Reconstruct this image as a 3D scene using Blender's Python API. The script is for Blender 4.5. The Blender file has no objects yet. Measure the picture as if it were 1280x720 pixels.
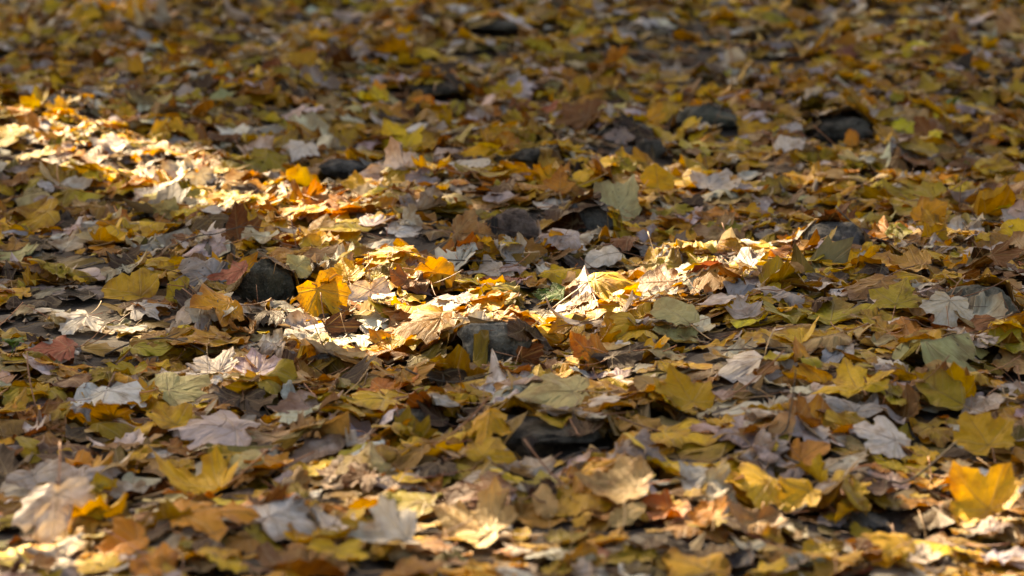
import bpy, bmesh, math
import numpy as np
from mathutils import Vector, Matrix, noise as mnoise

scene = bpy.context.scene
rng = np.random.default_rng(11)
R = math.radians

# ------------------------------------------------------------------ camera
HF, PITCH, CAMH = R(14.0), R(9.4), 1.17
FPX = 640 / math.tan(HF / 2)
cam_d = bpy.data.cameras.new('camera')
cam = bpy.data.objects.new('camera', cam_d)
scene.collection.objects.link(cam)
cam.location = (0, 0, CAMH)
cam.rotation_euler = (R(90) - PITCH, 0, 0)
cam_d.sensor_width = 36
cam_d.lens = 18 / math.tan(HF / 2)
cam_d.clip_end = 2000
cam_d.dof.use_dof = True
cam_d.dof.focus_distance = 6.75
cam_d.dof.aperture_fstop = 6.0
cam_d.dof.aperture_blades = 9
scene.camera = cam

# ------------------------------------------------------------------ light
SUN_EL, SUN_AZ = R(37), R(-30)          # azimuth from +Y towards +X
S = np.array([math.sin(SUN_AZ) * math.cos(SUN_EL), math.cos(SUN_AZ) * math.cos(SUN_EL), math.sin(SUN_EL)])
world = bpy.data.worlds.new('World')
scene.world = world
world.use_nodes = True
wn = world.node_tree.nodes
sky = wn.new('ShaderNodeTexSky')
sky.sky_type = 'NISHITA'
sky.sun_disc = False
sky.sun_elevation = SUN_EL
sky.sun_rotation = SUN_AZ
sky.dust_density = 4.0
sky.ozone_density = 0.4
wn['Background'].inputs[1].default_value = 0.05
world.node_tree.links.new(sky.outputs[0], wn['Background'].inputs[0])
sun_d = bpy.data.lights.new('sun', 'SUN')
sun_d.energy = 4.4
sun_d.angle = R(0.53)
sun_d.color = (1.0, 0.89, 0.70)
sun = bpy.data.objects.new('sun', sun_d)
scene.collection.objects.link(sun)
sun.location = (-8, 14, 12)
sun.rotation_euler = Vector(S).to_track_quat('Z', 'Y').to_euler()
scene.view_settings.view_transform = 'Standard'
scene.view_settings.look = 'None'
scene.view_settings.exposure = 2.6
scene.view_settings.gamma = 1.0
scene.view_settings.use_white_balance = True      # the camera was balanced for open shade
scene.view_settings.white_balance_temperature = 8800
scene.view_settings.white_balance_tint = 12
scene.cycles.max_bounces = 6

# ------------------------------------------------------------------ helpers
def link(o, parent=None):
    scene.collection.objects.link(o)
    if parent is not None:
        o.parent = parent
    return o

def tag(o, label=None, cat=None, group=None, kind=None):
    if label: o['label'] = label
    if cat: o['category'] = cat
    if group: o['group'] = group
    if kind: o['kind'] = kind
    return o

def srgb(r, g, b):
    c = np.array([r, g, b]) / 255.0
    return np.where(c <= 0.04045, c / 12.92, ((c + 0.055) / 1.055) ** 2.4)

def unproject(u, v, z=0.0):
    dx, dy = (u - 640) / FPX, (360 - v) / FPX
    d = np.array([dx, math.cos(PITCH) + dy * math.sin(PITCH), -math.sin(PITCH) + dy * math.cos(PITCH)])
    t = (z - CAMH) / d[2]
    return d[0] * t, d[1] * t

def project(p):
    q = p - np.array([0, 0, CAMH])
    dep = q[:, 1] * math.cos(PITCH) - q[:, 2] * math.sin(PITCH)
    up = q[:, 1] * math.sin(PITCH) + q[:, 2] * math.cos(PITCH)
    return 640 + FPX * q[:, 0] / dep, 360 - FPX * up / dep, dep

def mesh_np(name, verts, tris, mat, smooth=True, attrs=None):
    me = bpy.data.meshes.new(name)
    n, m = len(verts), len(tris)
    me.vertices.add(n)
    me.vertices.foreach_set('co', np.ascontiguousarray(verts, dtype=np.float32).ravel())
    me.loops.add(m * 3)
    me.loops.foreach_set('vertex_index', np.ascontiguousarray(tris, dtype=np.int32).ravel())
    me.polygons.add(m)
    me.polygons.foreach_set('loop_start', np.arange(0, m * 3, 3, dtype=np.int32))
    me.polygons.foreach_set('use_smooth', np.full(m, smooth, dtype=bool))
    for k, (typ, data) in (attrs or {}).items():
        a = me.attributes.new(k, typ, 'POINT')
        key = {'FLOAT_COLOR': 'color', 'FLOAT_VECTOR': 'vector', 'FLOAT': 'value'}[typ]
        a.data.foreach_set(key, np.ascontiguousarray(data, dtype=np.float32).ravel())
    me.update(calc_edges=True)
    me.materials.append(mat)
    return me

class NT:
    def __init__(self, name):
        self.m = bpy.data.materials.new(name)
        self.m.use_nodes = True
        self.t = self.m.node_tree
        self.bsdf = self.t.nodes['Principled BSDF']
        self.out = self.t.nodes['Material Output']
    def n(self, typ, **kw):
        nd = self.t.nodes.new(typ)
        for k, v in kw.items():
            setattr(nd, k, v)
        return nd
    def l(self, a, b):
        self.t.links.new(a, b)
    def math(self, op, a, b=None, c=None):
        nd = self.n('ShaderNodeMath', operation=op)
        for i, x in enumerate((a, b, c)):
            if x is None: continue
            if isinstance(x, (int, float)): nd.inputs[i].default_value = x
            else: self.l(x, nd.inputs[i])
        return nd.outputs[0]
    def noise(self, vec, scale, detail=3.0, rough=0.55):
        nd = self.n('ShaderNodeTexNoise')
        nd.inputs['Scale'].default_value = scale
        nd.inputs['Detail'].default_value = detail
        nd.inputs['Roughness'].default_value = rough
        if vec is not None: self.l(vec, nd.inputs['Vector'])
        return nd.outputs['Fac']
    def ramp(self, fac, *stops):
        nd = self.n('ShaderNodeValToRGB')
        el = nd.color_ramp.elements
        while len(el) < len(stops): el.new(0.5)
        for e, (p, c) in zip(el, stops):
            e.position = p
            e.color = (*c, 1) if not isinstance(c, (int, float)) else (c, c, c, 1)
        self.l(fac, nd.inputs[0])
        return nd.outputs[0]
    def mix(self, fac, a, b, blend='MIX'):
        nd = self.n('ShaderNodeMix', data_type='RGBA', blend_type=blend)
        nd.clamp_factor = True
        for sock, x in ((nd.inputs[0], fac), (nd.inputs[6], a), (nd.inputs[7], b)):
            if isinstance(x, (int, float)): sock.default_value = x
            elif isinstance(x, (tuple, list, np.ndarray)): sock.default_value = (*x, 1)
            else: self.l(x, sock)
        return nd.outputs[2]
    def bump(self, h, strength, dist):
        nd = self.n('ShaderNodeBump')
        nd.inputs['Strength'].default_value = strength
        nd.inputs['Distance'].default_value = dist
        self.l(h, nd.inputs['Height'])
        return nd.outputs[0]

# ------------------------------------------------------------------ materials
def leaf_material():
    t = NT('dry_leaf')
    col = t.n('ShaderNodeAttribute', attribute_name='leaf_color').outputs['Color']
    lp = t.n('ShaderNodeAttribute', attribute_name='leaf_pos').outputs['Vector']
    wear_n = t.n('ShaderNodeAttribute', attribute_name='leaf_wear').outputs
    sep = t.n('ShaderNodeSeparateXYZ'); t.l(wear_n['Vector'], sep.inputs[0])
    edge, wear, spots = sep.outputs
    xyz = t.n('ShaderNodeSeparateXYZ'); t.l(lp, xyz.inputs[0])
    ax = t.math('ABSOLUTE', xyz.outputs[0]); y = xyz.outputs[1]
    # veins: rays running out from the stalk end, and side veins off the midrib
    best = None
    for ang in (90, 34, -14):
        c, s = math.cos(R(ang)), math.sin(R(ang))
        d = t.math('ABSOLUTE', t.math('SUBTRACT', t.math('MULTIPLY', ax, s), t.math('MULTIPLY', y, c)))
        along = t.math('ADD', t.math('MULTIPLY', ax, c), t.math('MULTIPLY', y, s))
        d = t.math('ADD', d, t.math('MULTIPLY', t.math('LESS_THAN', along, 0.0), 1.0))
        d = t.math('ADD', d, t.math('MULTIPLY', along, 0.006))
        best = d if best is None else t.math('MINIMUM', best, d)
    vein = t.ramp(best, (0.006, 1.0), (0.022, 0.0))
    side = t.math('PINGPONG', t.math('SUBTRACT', y, t.math('MULTIPLY', ax, 0.75)), 0.065)
    side = t.ramp(side, (0.0, 0.55), (0.012, 0.0))
    veins = t.math('MAXIMUM', vein, side)
    big = t.noise(lp, 2.6, 3.0, 0.6)
    fine = t.noise(lp, 14.0, 4.0, 0.65)
    # blotches of brown decay, heavier on worn leaves and towards the rim
    b = t.math('ADD', t.math('MULTIPLY', big, 1.0), t.math('MULTIPLY', wear, 0.34))
    b = t.math('ADD', b, t.math('MULTIPLY', t.math('POWER', edge, 4.0), 0.12))
    blot = t.ramp(b, (0.60, 0.0), (0.84, 0.9))
    dark = t.mix(1.0, col, (0.46, 0.33, 0.24), 'MULTIPLY')
    c1 = t.mix(blot, col, dark)
    c1 = t.mix(t.ramp(fine, (0.3, 0.0), (0.75, 0.5)), c1, t.mix(1.0, c1, (0.68, 0.65, 0.55), 'MULTIPLY'))
    vor = t.n('ShaderNodeTexVoronoi'); vor.inputs['Scale'].default_value = 9.0
    t.l(lp, vor.inputs['Vector'])
    sp = t.math('MULTIPLY', t.ramp(vor.outputs['Distance'], (0.10, 1.0), (0.17, 0.0)), spots)
    c1 = t.mix(sp, c1, (0.035, 0.022, 0.012))
    mid = t.noise(lp, 6.5, 2.0, 0.5)
    c1 = t.mix(t.ramp(mid, (0.48, 0.0), (0.68, 0.45)), c1, t.mix(1.0, c1, (0.84, 0.73, 0.52), 'MULTIPLY'))
    pale = t.mix(0.45, c1, (0.50, 0.38, 0.20))
    c1 = t.mix(t.math('MULTIPLY', veins, 0.6), c1, pale)
    t.l(c1, t.bsdf.inputs['Base Color'])
    t.l(t.ramp(fine, (0.2, 0.44), (0.8, 0.66)), t.bsdf.inputs['Roughness'])
    t.bsdf.inputs['Specular IOR Level'].default_value = 0.40
    h = t.math('ADD', t.math('MULTIPLY', veins, -0.5), t.math('ADD', t.math('MULTIPLY', fine, 0.6), t.math('MULTIPLY', big, 1.4)))
    bm_ = t.bump(h, 0.6, 0.004)
    t.l(bm_, t.bsdf.inputs['Normal'])
    tr = t.n('ShaderNodeBsdfTranslucent')
    t.l(t.mix(1.0, c1, (1.0, 0.82, 0.50), 'MULTIPLY'), tr.inputs['Color'])
    t.l(bm_, tr.inputs['Normal'])
    mx = t.n('ShaderNodeMixShader'); mx.inputs[0].default_value = 0.28
    t.l(t.bsdf.outputs[0], mx.inputs[1]); t.l(tr.outputs[0], mx.inputs[2])
    t.l(mx.outputs[0], t.out.inputs['Surface'])
    return t.m

def stalk_material():
    t = NT('leaf_stalk')
    col = t.n('ShaderNodeAttribute', attribute_name='leaf_color').outputs['Color']
    co = t.n('ShaderNodeTexCoord').outputs['Object']
    c = t.mix(t.noise(co, 60.0), col, t.mix(1.0, col, (0.5, 0.4, 0.35), 'MULTIPLY'))
    t.l(c, t.bsdf.inputs['Base Color'])
    t.bsdf.inputs['Roughness'].default_value = 0.5
    return t.m

def soil_material():
    t = NT('forest_soil')
    co = t.n('ShaderNodeTexCoord').outputs['Object']
    n1 = t.noise(co, 3.0, 5.0, 0.6); n2 = t.noise(co, 70.0, 6.0, 0.7)
    c = t.mix(n1, (0.022, 0.016, 0.012), (0.055, 0.040, 0.030))
    c = t.mix(t.ramp(n2, (0.5, 0.0), (0.75, 0.8)), c, (0.11, 0.085, 0.065))
    # far away the fallen leaves are too small to tell apart
    vor = t.n('ShaderNodeTexVoronoi'); vor.inputs['Scale'].default_value = 11.0
    t.l(co, vor.inputs['Vector'])
    sepc = t.n('ShaderNodeSeparateColor'); t.l(vor.outputs['Color'], sepc.inputs[0])
    lc = t.ramp(sepc.outputs[0], (0.0, (0.05, 0.03, 0.015)), (0.3, (0.19, 0.10, 0.02)), (0.55, (0.36, 0.22, 0.03)), (0.8, (0.28, 0.20, 0.13)), (1.0, (0.42, 0.30, 0.05)))
    far = t.n('ShaderNodeAttribute', attribute_name='far').outputs['Fac']
    c = t.mix(far, c, lc)
    t.l(c, t.bsdf.inputs['Base Color'])
    t.bsdf.inputs['Roughness'].default_value = 0.85
    t.l(t.bump(n2, 0.8, 0.012), t.bsdf.inputs['Normal'])
    return t.m

def stone_material(name, c0, c1, speck, moss):
    t = NT(name)
    co = t.n('ShaderNodeTexCoord').outputs['Object']
    n1 = t.noise(co, 30.0, 7.0, 0.72); n2 = t.noise(co, 190.0, 5.0, 0.75); n3 = t.noise(co, 14.0, 5.0, 0.65)
    c0, c1 = np.array(c0) * 1.5, np.array(c1) * 1.35
    c = t.mix(t.ramp(n1, (0.40, 0.0), (0.62, 1.0)), c0, c1)
    c = t.mix(t.math('MULTIPLY', t.ramp(n2, (0.55, 0.0), (0.68, 1.0)), speck), c, (0.46, 0.44, 0.38))
    c = t.mix(t.math('MULTIPLY', t.ramp(n3, (0.5, 0.0), (0.66, 1.0)), moss), c, (0.045, 0.055, 0.020))
    t.l(c, t.bsdf.inputs['Base Color'])
    t.bsdf.inputs['Roughness'].default_value = 0.78
    t.bsdf.inputs['Specular IOR Level'].default_value = 0.25
    h = t.math('ADD', n1, t.math('MULTIPLY', n2, 0.35))
    t.l(t.bump(h, 1.0, 0.035), t.bsdf.inputs['Normal'])
    return t.m

def bark_material(name, c0, c1, scale):
    t = NT(name)
    co = t.n('ShaderNodeTexCoord').outputs['Object']
    mp = t.n('ShaderNodeMapping'); mp.inputs['Scale'].default_value = (1, 1, 0.25)
    t.l(co, mp.inputs['Vector'])
    n = t.noise(mp.outputs[0], scale, 6.0, 0.7)
    t.l(t.mix(t.ramp(n, (0.3, 0.0), (0.7, 1.0)), c0, c1), t.bsdf.inputs['Base Color'])
    t.bsdf.inputs['Roughness'].default_value = 0.85
    t.l(t.bump(n, 1.0, 0.01), t.bsdf.inputs['Normal'])
    return t.m

M_LEAF, M_STALK, M_SOIL = leaf_material(), stalk_material(), soil_material()
M_BARK = bark_material('tree_bark', (0.05, 0.04, 0.032), (0.16, 0.13, 0.11), 14)
M_TWIG = bark_material('twig_bark', (0.035, 0.026, 0.02), (0.15, 0.115, 0.085), 60)

# ------------------------------------------------------------------ ground
X0, X1, Y0, Y1, CELL = -4.2, 4.2, 3.4, 15.6, 0.0125
NX, NY = int((X1 - X0) / CELL), int((Y1 - Y0) / CELL)
gx = X0 + (np.arange(NX) + 0.5) * CELL
gy = Y0 + (np.arange(NY) + 0.5) * CELL

def base_h(x, y):
    return (0.030 * np.sin(1.7 * x + 0.6) * np.sin(1.15 * y + 0.3) + 0.018 * np.sin(4.3 * x - 2.1 * y)
            + 0.010 * np.sin(9.1 * x + 5.2 * y + 1.0) * np.sin(6.3 * y - 2.0) + 0.006 * np.sin(23 * x + 3) * np.sin(19 * y - 1 + 3 * x))

H = base_h(gx[None, :], gy[:, None])
SOIL = H.copy()

def axis(lo, hi, step, outer):
    mid = list(np.arange(lo, hi + 1e-6, step))
    left = [lo - d for d in outer][::-1]
    right = [hi + d for d in outer]
    return np.array(left + mid + right)
outer = [0.15, 0.4, 0.9, 1.8, 3.5, 7, 14, 30, 70, 150, 350]
ax_, ay_ = axis(-4.2, 4.2, 0.035, outer), axis(3.4, 15.6, 0.035, outer)
gxx, gyy = np.meshgrid(ax_, ay_)
gzz = base_h(gxx, gyy)
gzz += rng.normal(0, 0.0022, gzz.shape)
gzz -= 0.002
v = np.stack([gxx.ravel(), gyy.ravel(), gzz.ravel()], 1)
w_, h_ = len(ax_), len(ay_)
i0 = (np.arange(h_ - 1)[:, None] * w_ + np.arange(w_ - 1)[None, :]).ravel()
tris = np.concatenate([np.stack([i0, i0 + 1, i0 + w_ + 1], 1), np.stack([i0, i0 + w_ + 1, i0 + w_], 1)])
far = np.clip(np.maximum.reduce([np.abs(v[:, 0]) - 3.6, 4.2 - v[:, 1], v[:, 1] - 14.0]) / 0.6, 0, 1)
g = link(bpy.data.objects.new('ground', mesh_np('ground', v, tris, M_SOIL, True, {'far': ('FLOAT', far)})))
tag(g, 'dark bare forest soil under the fallen leaves', kind='structure')

def hidx(x, y):
    return np.clip(((y - Y0) / CELL).astype(int), 0, NY - 1), np.clip(((x - X0) / CELL).astype(int), 0, NX - 1)

# ------------------------------------------------------------------ stones
SM = {
    'green': stone_material('stone_green_grey', (0.036, 0.037, 0.028), (0.18, 0.175, 0.14), 0.5, 0.6),
    'granite': stone_material('stone_granite', (0.09, 0.082, 0.068), (0.44, 0.41, 0.34), 0.9, 0.3),
    'purple': stone_material('stone_purple_brown', (0.060, 0.042, 0.036), (0.22, 0.16, 0.135), 0.2, 0.1),
    'blue': stone_material('stone_blue_grey', (0.036, 0.035, 0.034), (0.175, 0.165, 0.155), 0.35, 0.2),
    'slate': stone_material('stone_slate', (0.030, 0.026, 0.021), (0.15, 0.132, 0.11), 0.3, 0.25),
    'moss': stone_material('stone_mossy_grey', (0.060, 0.058, 0.044), (0.27, 0.25, 0.195), 0.5, 0.6),
}
# u, v of the middle, width and height in photo pixels, material, angularity, label, short phrase used for neighbours
STONES = [
    (332, 340, 84, 46, 'green', 0.9, 'angular green grey stone with steep flat faces among sunlit leaves', 'the angular green grey stone'),
    (617, 417, 90, 36, 'granite', 0.3, 'speckled pale granite cobble with a bright upper edge', 'the speckled granite cobble'),
    (640, 275, 62, 32, 'purple', 0.1, 'smooth rounded purple brown stone', 'the purple brown stone'),
    (734, 267, 58, 36, 'blue', 0.15, 'smooth domed blue grey stone beside a purple brown one', 'the domed blue grey stone'),
    (1046, 288, 86, 42, 'blue', 0.8, 'flat topped dark blue slab half covered by leaves', 'the dark blue slab'),
    (1226, 372, 92, 44, 'moss', 0.35, 'rounded mossy grey stone behind a pale upright maple leaf', 'the mossy grey stone'),
    (886, 139, 84, 30, 'green', 0.3, 'long low dark green stone in the shade', 'the low dark green stone'),
    (1050, 151, 78, 34, 'slate', 0.4, 'dark charcoal stone with a lighter worn top', 'the worn charcoal stone'),
    (268, 275, 62, 28, 'slate', 0.5, 'small dark stone just outside the sunlit strip', 'the stone by the sunlit strip'),
    (788, 152, 74, 24, 'slate', 0.7, 'slanting ridge of dark wet looking rock', 'the slanting dark ridge rock'),
    (814, 177, 36, 30, 'slate', 0.9, 'blocky black stone beside the slanting ridge of rock', 'the blocky black stone'),
    (545, 105, 58, 13, 'slate', 0.4, 'low dark stone sunk among shaded brown leaves', 'the sunken dark stone'),
    (430, 200, 62, 22, 'blue', 0.5, 'low dark bluish stone at the end of the sunlit strip', 'the low bluish stone'),
    (672, 533, 190, 16, 'slate', 0.8, 'long flat slab of dark slate lying across the leaves', 'the long slate slab'),
    (512, 516, 76, 17, 'slate', 0.5, 'small flat dark stone beside the long slate slab', 'the small flat dark stone'),
    (404, 445, 42, 16, 'blue', 0.4, 'small grey blue pebble wedged between pale leaves', 'the wedged grey blue pebble'),
    (72, 122, 64, 9, 'slate', 0.6, 'thin dark strip of half buried rock', 'the half buried rock strip'),
    (617, 27, 62, 14, 'slate', 0.5, 'dark stone alone in deep shade up the slope', 'the deep shade stone'),
    (396, 369, 24, 10, 'slate', 0.4, 'tiny dark pebble beside a bright yellow maple leaf', 'the tiny dark pebble'),
    (668, 185, 60, 18, 'slate', 0.6, 'dark shard of rock under shaded yellow leaves', 'the dark rock shard'),
]
stone_pts = []
LITTER = 0.034
def on_litter(u, v_):
    z = 0.04
    for _ in range(4):
        x, y = unproject(u, v_, z)
        z = float(base_h(x, y)) + LITTER
    return x, y
def make_stone(i, u, v_, wpx, hpx, mat, ang, label):
    x, y = on_litter(u, v_ + hpx * 0.28)
    ppm = FPX / math.hypot(y, CAMH)
    a = wpx / ppm / 2 * 1.0
    hz = max(hpx / ppm * (0.80 if v_ > 220 else 0.55), 0.010)
    depth = a * 0.75
    bm = bmesh.new()
    bmesh.ops.create_icosphere(bm, subdivisions=5, radius=1.0)
    lr = np.random.default_rng(100 + i)
    planes = [(Vector(lr.normal(size=3)).normalized(), lr.uniform(0.62, 0.9)) for _ in range(int(4 + 7 * ang))]
    off = Vector(lr.uniform(-50, 50, 3))
    for vt in bm.verts:
        p = vt.co.copy()
        for nrm, d in planes:
            e = p.dot(nrm) - d
            if e > 0: p -= nrm * e * (0.55 + 0.4 * ang)
        q = p * 1.6 + off
        p *= 1.0 + 0.20 * mnoise.noise(q) + 0.09 * mnoise.noise(q * 2.7) + 0.05 * mnoise.noise(q * 6) + 0.025 * mnoise.noise(q * 13)
        vt.co = (p.x * a, p.y * depth, p.z * hz)
    me = bpy.data.meshes.new('stone'); bm.to_mesh(me); bm.free()
    me.polygons.foreach_set('use_smooth', [True] * len(me.polygons))
    me.materials.append(SM[mat])
    o = link(bpy.data.objects.new('stone', me))
    rz = lr.uniform(-0.25, 0.25)
    yc = y + depth * 0.55
    z0 = float(base_h(x, yc)) + LITTER - 0.008
    o.location = (x, yc, z0); o.rotation_euler = (0, 0, rz)
    tag(o, label, 'stone', 'stones showing through the leaf litter')
    mb = Matrix.LocRotScale(o.location, o.rotation_euler, None)
    co = np.array([(mb @ vv.co)[:] for vv in me.vertices])
    # raise the height field to the stone's top
    iy, ix = hidx(co[:, 0], co[:, 1])
    np.maximum.at(H, (iy, ix), co[:, 2])
    stone_pts.append((x, yc, a, depth))
for i, s in enumerate(STONES):
    make_stone(i, *s[:7])

# ------------------------------------------------------------------ leaf shapes (leaf length = 1, stalk end near the origin)
MAPLE_A = [(0.05, -0.05), (0.15, -0.09), (0.28, -0.085), (0.40, -0.11), (0.385, -0.035), (0.43, 0.02), (0.37, 0.08), (0.335, 0.135),
           (0.43, 0.165), (0.57, 0.165), (0.535, 0.24), (0.665, 0.40), (0.565, 0.405), (0.50, 0.43), (0.455, 0.525), (0.375, 0.455), (0.245, 0.405),
           (0.225, 0.475), (0.24, 0.56), (0.295, 0.68), (0.205, 0.675), (0.175, 0.73), (0.175, 0.82), (0.10, 0.83), (0.055, 0.91)]
MAPLE_B = [(0.05, -0.07), (0.14, -0.15), (0.26, -0.14), (0.40, -0.13), (0.46, -0.02), (0.56, 0.02), (0.50, 0.09), (0.46, 0.15),
           (0.57, 0.20), (0.62, 0.29), (0.70, 0.44), (0.60, 0.45), (0.49, 0.50), (0.43, 0.58), (0.36, 0.52), (0.29, 0.49),
           (0.28, 0.57), (0.33, 0.70), (0.23, 0.72), (0.17, 0.80), (0.11, 0.84), (0.05, 0.92)]
MAPLE_C = [(0.04, -0.02), (0.14, -0.01), (0.24, 0.01), (0.34, 0.03), (0.32, 0.10), (0.34, 0.17), (0.42, 0.27), (0.54, 0.42),
           (0.46, 0.43), (0.42, 0.50), (0.34, 0.46), (0.23, 0.45), (0.22, 0.53), (0.25, 0.64), (0.17, 0.68), (0.15, 0.76), (0.08, 0.82), (0.04, 0.92)]
OVATE = [(0.04, 0.0), (0.14, 0.04), (0.20, 0.09), (0.24, 0.15), (0.275, 0.21), (0.285, 0.28), (0.31, 0.34), (0.30, 0.42), (0.31, 0.48),
         (0.285, 0.55), (0.27, 0.61), (0.235, 0.67), (0.215, 0.73), (0.17, 0.78), (0.14, 0.84), (0.085, 0.89), (0.045, 0.95)]
OAK = [(0.03, 0.0), (0.07, 0.06), (0.13, 0.10), (0.19, 0.11), (0.20, 0.17), (0.14, 0.22), (0.13, 0.27), (0.21, 0.30), (0.31, 0.32), (0.32, 0.39),
       (0.24, 0.45), (0.20, 0.50), (0.27, 0.53), (0.36, 0.57), (0.36, 0.64), (0.27, 0.69), (0.22, 0.73), (0.26, 0.79), (0.24, 0.86), (0.16, 0.89), (0.09, 0.94)]

def template(half, tip, centre, rings, coarse=False):
    hp = np.array(half)
    if coarse:
        r = np.hypot(hp[:, 0], hp[:, 1] - centre)
        keep = [0] + [k for k in range(1, len(hp) - 1) if (r[k] > r[k - 1] and r[k] >= r[k + 1]) or (r[k] < r[k - 1] and r[k] <= r[k + 1])] + [len(hp) - 1]
        hp = hp[keep]
    out = np.concatenate([[(0, hp[0, 1] + 0.05)], hp, [(0, tip)], hp[::-1] * [-1, 1]])
    c = np.array([0, centre])
    n = len(out)
    P, F = [c], [0.0]
    for f in rings:
        P += list(c + (out - c) * f); F += [f] * n
    T = []
    for k in range(n):
        a, b = 1 + k, 1 + (k + 1) % n
        T.append((0, b, a))
        for r_ in range(len(rings) - 1):
            o = r_ * n
            T += [(a + o, b + o, b + o + n), (a + o, b + o + n, a + o + n)]
    r = np.hypot(out[:, 0], out[:, 1] - centre)
    an = np.arctan2(out[:, 1] - centre, out[:, 0])
    dan = np.abs((an[:, None] - an[None, :] + math.pi) % (2 * math.pi) - math.pi)
    wt = np.exp(-(dan / 0.38) ** 2) * np.concatenate([np.hypot(*(out - np.roll(out, 1, 0)).T)])[None, :]
    rs = (wt * r[None, :]).sum(1) / wt.sum(1) / r
    rs = np.concatenate([[1.0]] + [rs] * len(rings))
    return dict(P=np.array(P), F=np.array(F), T=np.array(T)[:, ::-1], n=n, rings=len(rings), out=out, c=centre, rs=rs)

HI = (0.3, 0.55, 0.8, 1.0)
KIND = {}
for nm, half, ce in (('maple_a', MAPLE_A, 0.06), ('maple_b', MAPLE_B, 0.07), ('maple_c', MAPLE_C, 0.12), ('ovate', OVATE, 0.42), ('oak', OAK, 0.47)):
    KIND[nm] = dict(hi=template(half, 1.0, ce, HI), lo=template(half, 1.0, ce, (0.5, 1.0), nm != 'ovate'))
SCRAP = [(0.12, 0.04), (0.30, 0.10), (0.34, 0.24), (0.46, 0.36), (0.36, 0.52), (0.40, 0.70), (0.22, 0.78), (0.14, 0.94)]
KIND['scrap'] = dict(hi=template(SCRAP, 0.9, 0.45, (0.5, 1.0)), lo=template(SCRAP, 0.9, 0.45, (0.5, 1.0)))
VEIN_ENDS = {'scrap': [],
             'maple_a': [(0, 1.0), (0.665, 0.40), (-0.665, 0.40), (0.40, -0.11), (-0.40, -0.11)],
             'maple_b': [(0, 1.0), (0.70, 0.44), (-0.70, 0.44), (0.40, -0.13), (-0.40, -0.13)],
             'maple_c': [(0, 1.0), (0.54, 0.42), (-0.54, 0.42), (0.34, 0.03), (-0.34, 0.03)],
             'ovate': [(0, 1.0)], 'oak': [(0, 1.0)]}

# ------------------------------------------------------------------ leaf colours
PALETTE = {  # name: (srgb, weight, spread)
    'mustard yellow': ((204, 158, 16), 0.25),
    'golden yellow': ((228, 180, 34), 0.15),
    'olive yellow': ((176, 150, 28), 0.11),
    'ochre brown': ((170, 118, 30), 0.13),
    'russet brown': ((128, 80, 32), 0.05),
    'dark brown': ((80, 56, 36), 0.05),
    'tan': ((196, 162, 108), 0.05),
    'lilac grey': ((190, 180, 178), 0.10),
    'pale grey': ((222, 214, 204), 0.09),
    'greenish beige': ((188, 176, 122), 0.03),
    'orange': ((212, 140, 30), 0.025),
    'pinkish red': ((178, 100, 74), 0.002),
    'white': ((226, 216, 206), 0.012),
    'leaf green': ((78, 122, 34), 0.0),
}
PN = list(PALETTE)
PW = np.array([PALETTE[k][1] for k in PN]); PW /= PW.sum()

# ------------------------------------------------------------------ one leaf, laid on the height field
class Leaf:
    __slots__ = ('kind', 'cname', 'size', 'V', 'T', 'F', 'L', 'col', 'wear', 'spots', 'stalk', 'stalk_r', 'veins', 'pose', 'pos', 'hero', 'vis', 'scol', 'label', 'seed', 'torn')

def rot_axis(ax, a):
    x, y, z = ax; c, s = math.cos(a), math.sin(a); C = 1 - c
    return np.array([[c + x * x * C, x * y * C - z * s, x * z * C + y * s], [y * x * C + z * s, c + y * y * C, y * z * C - x * s], [z * x * C - y * s, z * y * C + x * s, c + z * z * C]])

def shape_pts(P, F, size, p, seedphase):
    """bend a flat leaf: cup, fold along the midrib, rippled rim, lobe tips curling, then a roll"""
    x, y = P[:, 0] * size, (P[:, 1] - 0.38) * size
    r = np.hypot(x, y) / size
    a = np.arctan2(y, x)
    z = p['cup'] * size * r ** 2 + p['fold'] * np.abs(x)
    z = z + p['rip'] * size * F ** 2 * (np.sin(p['rn'] * a + seedphase) + 0.6 * np.sin((p['rn'] * 2 + 1) * a + 2.1 * seedphase))
    z = z + p['tip'] * size * np.clip(r - 0.28, 0, 1) ** 1.5 * (1 + 0.7 * np.sin(2 * a + seedphase * 1.7))
    cr = p.get('crump', 0.022) * size
    X_, Y_ = P[:, 0], P[:, 1]
    q_ = seedphase
    z = z + cr * (np.sin(9 * X_ + 6 * Y_ + 5 * q_) + np.sin(-7 * X_ + 11 * Y_ + 3 * q_) + 0.7 * np.sin(16 * X_ + 5 * q_) * np.sin(14 * Y_ + 7 * q_)) * (0.3 + 0.7 * F)
    k = p['roll'] / size
    if abs(k) > 1e-3:
        c, s = math.cos(p['rdir']), math.sin(p['rdir'])
        q, w = x * c + y * s, -x * s + y * c
        q2 = np.sin(k * q) / k - z * np.sin(k * q)
        z = (1 - np.cos(k * q)) / k + z * np.cos(k * q)
        x, y = q2 * c - w * s, q2 * s + w * c
    return np.stack([x, y, z], 1)

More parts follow.
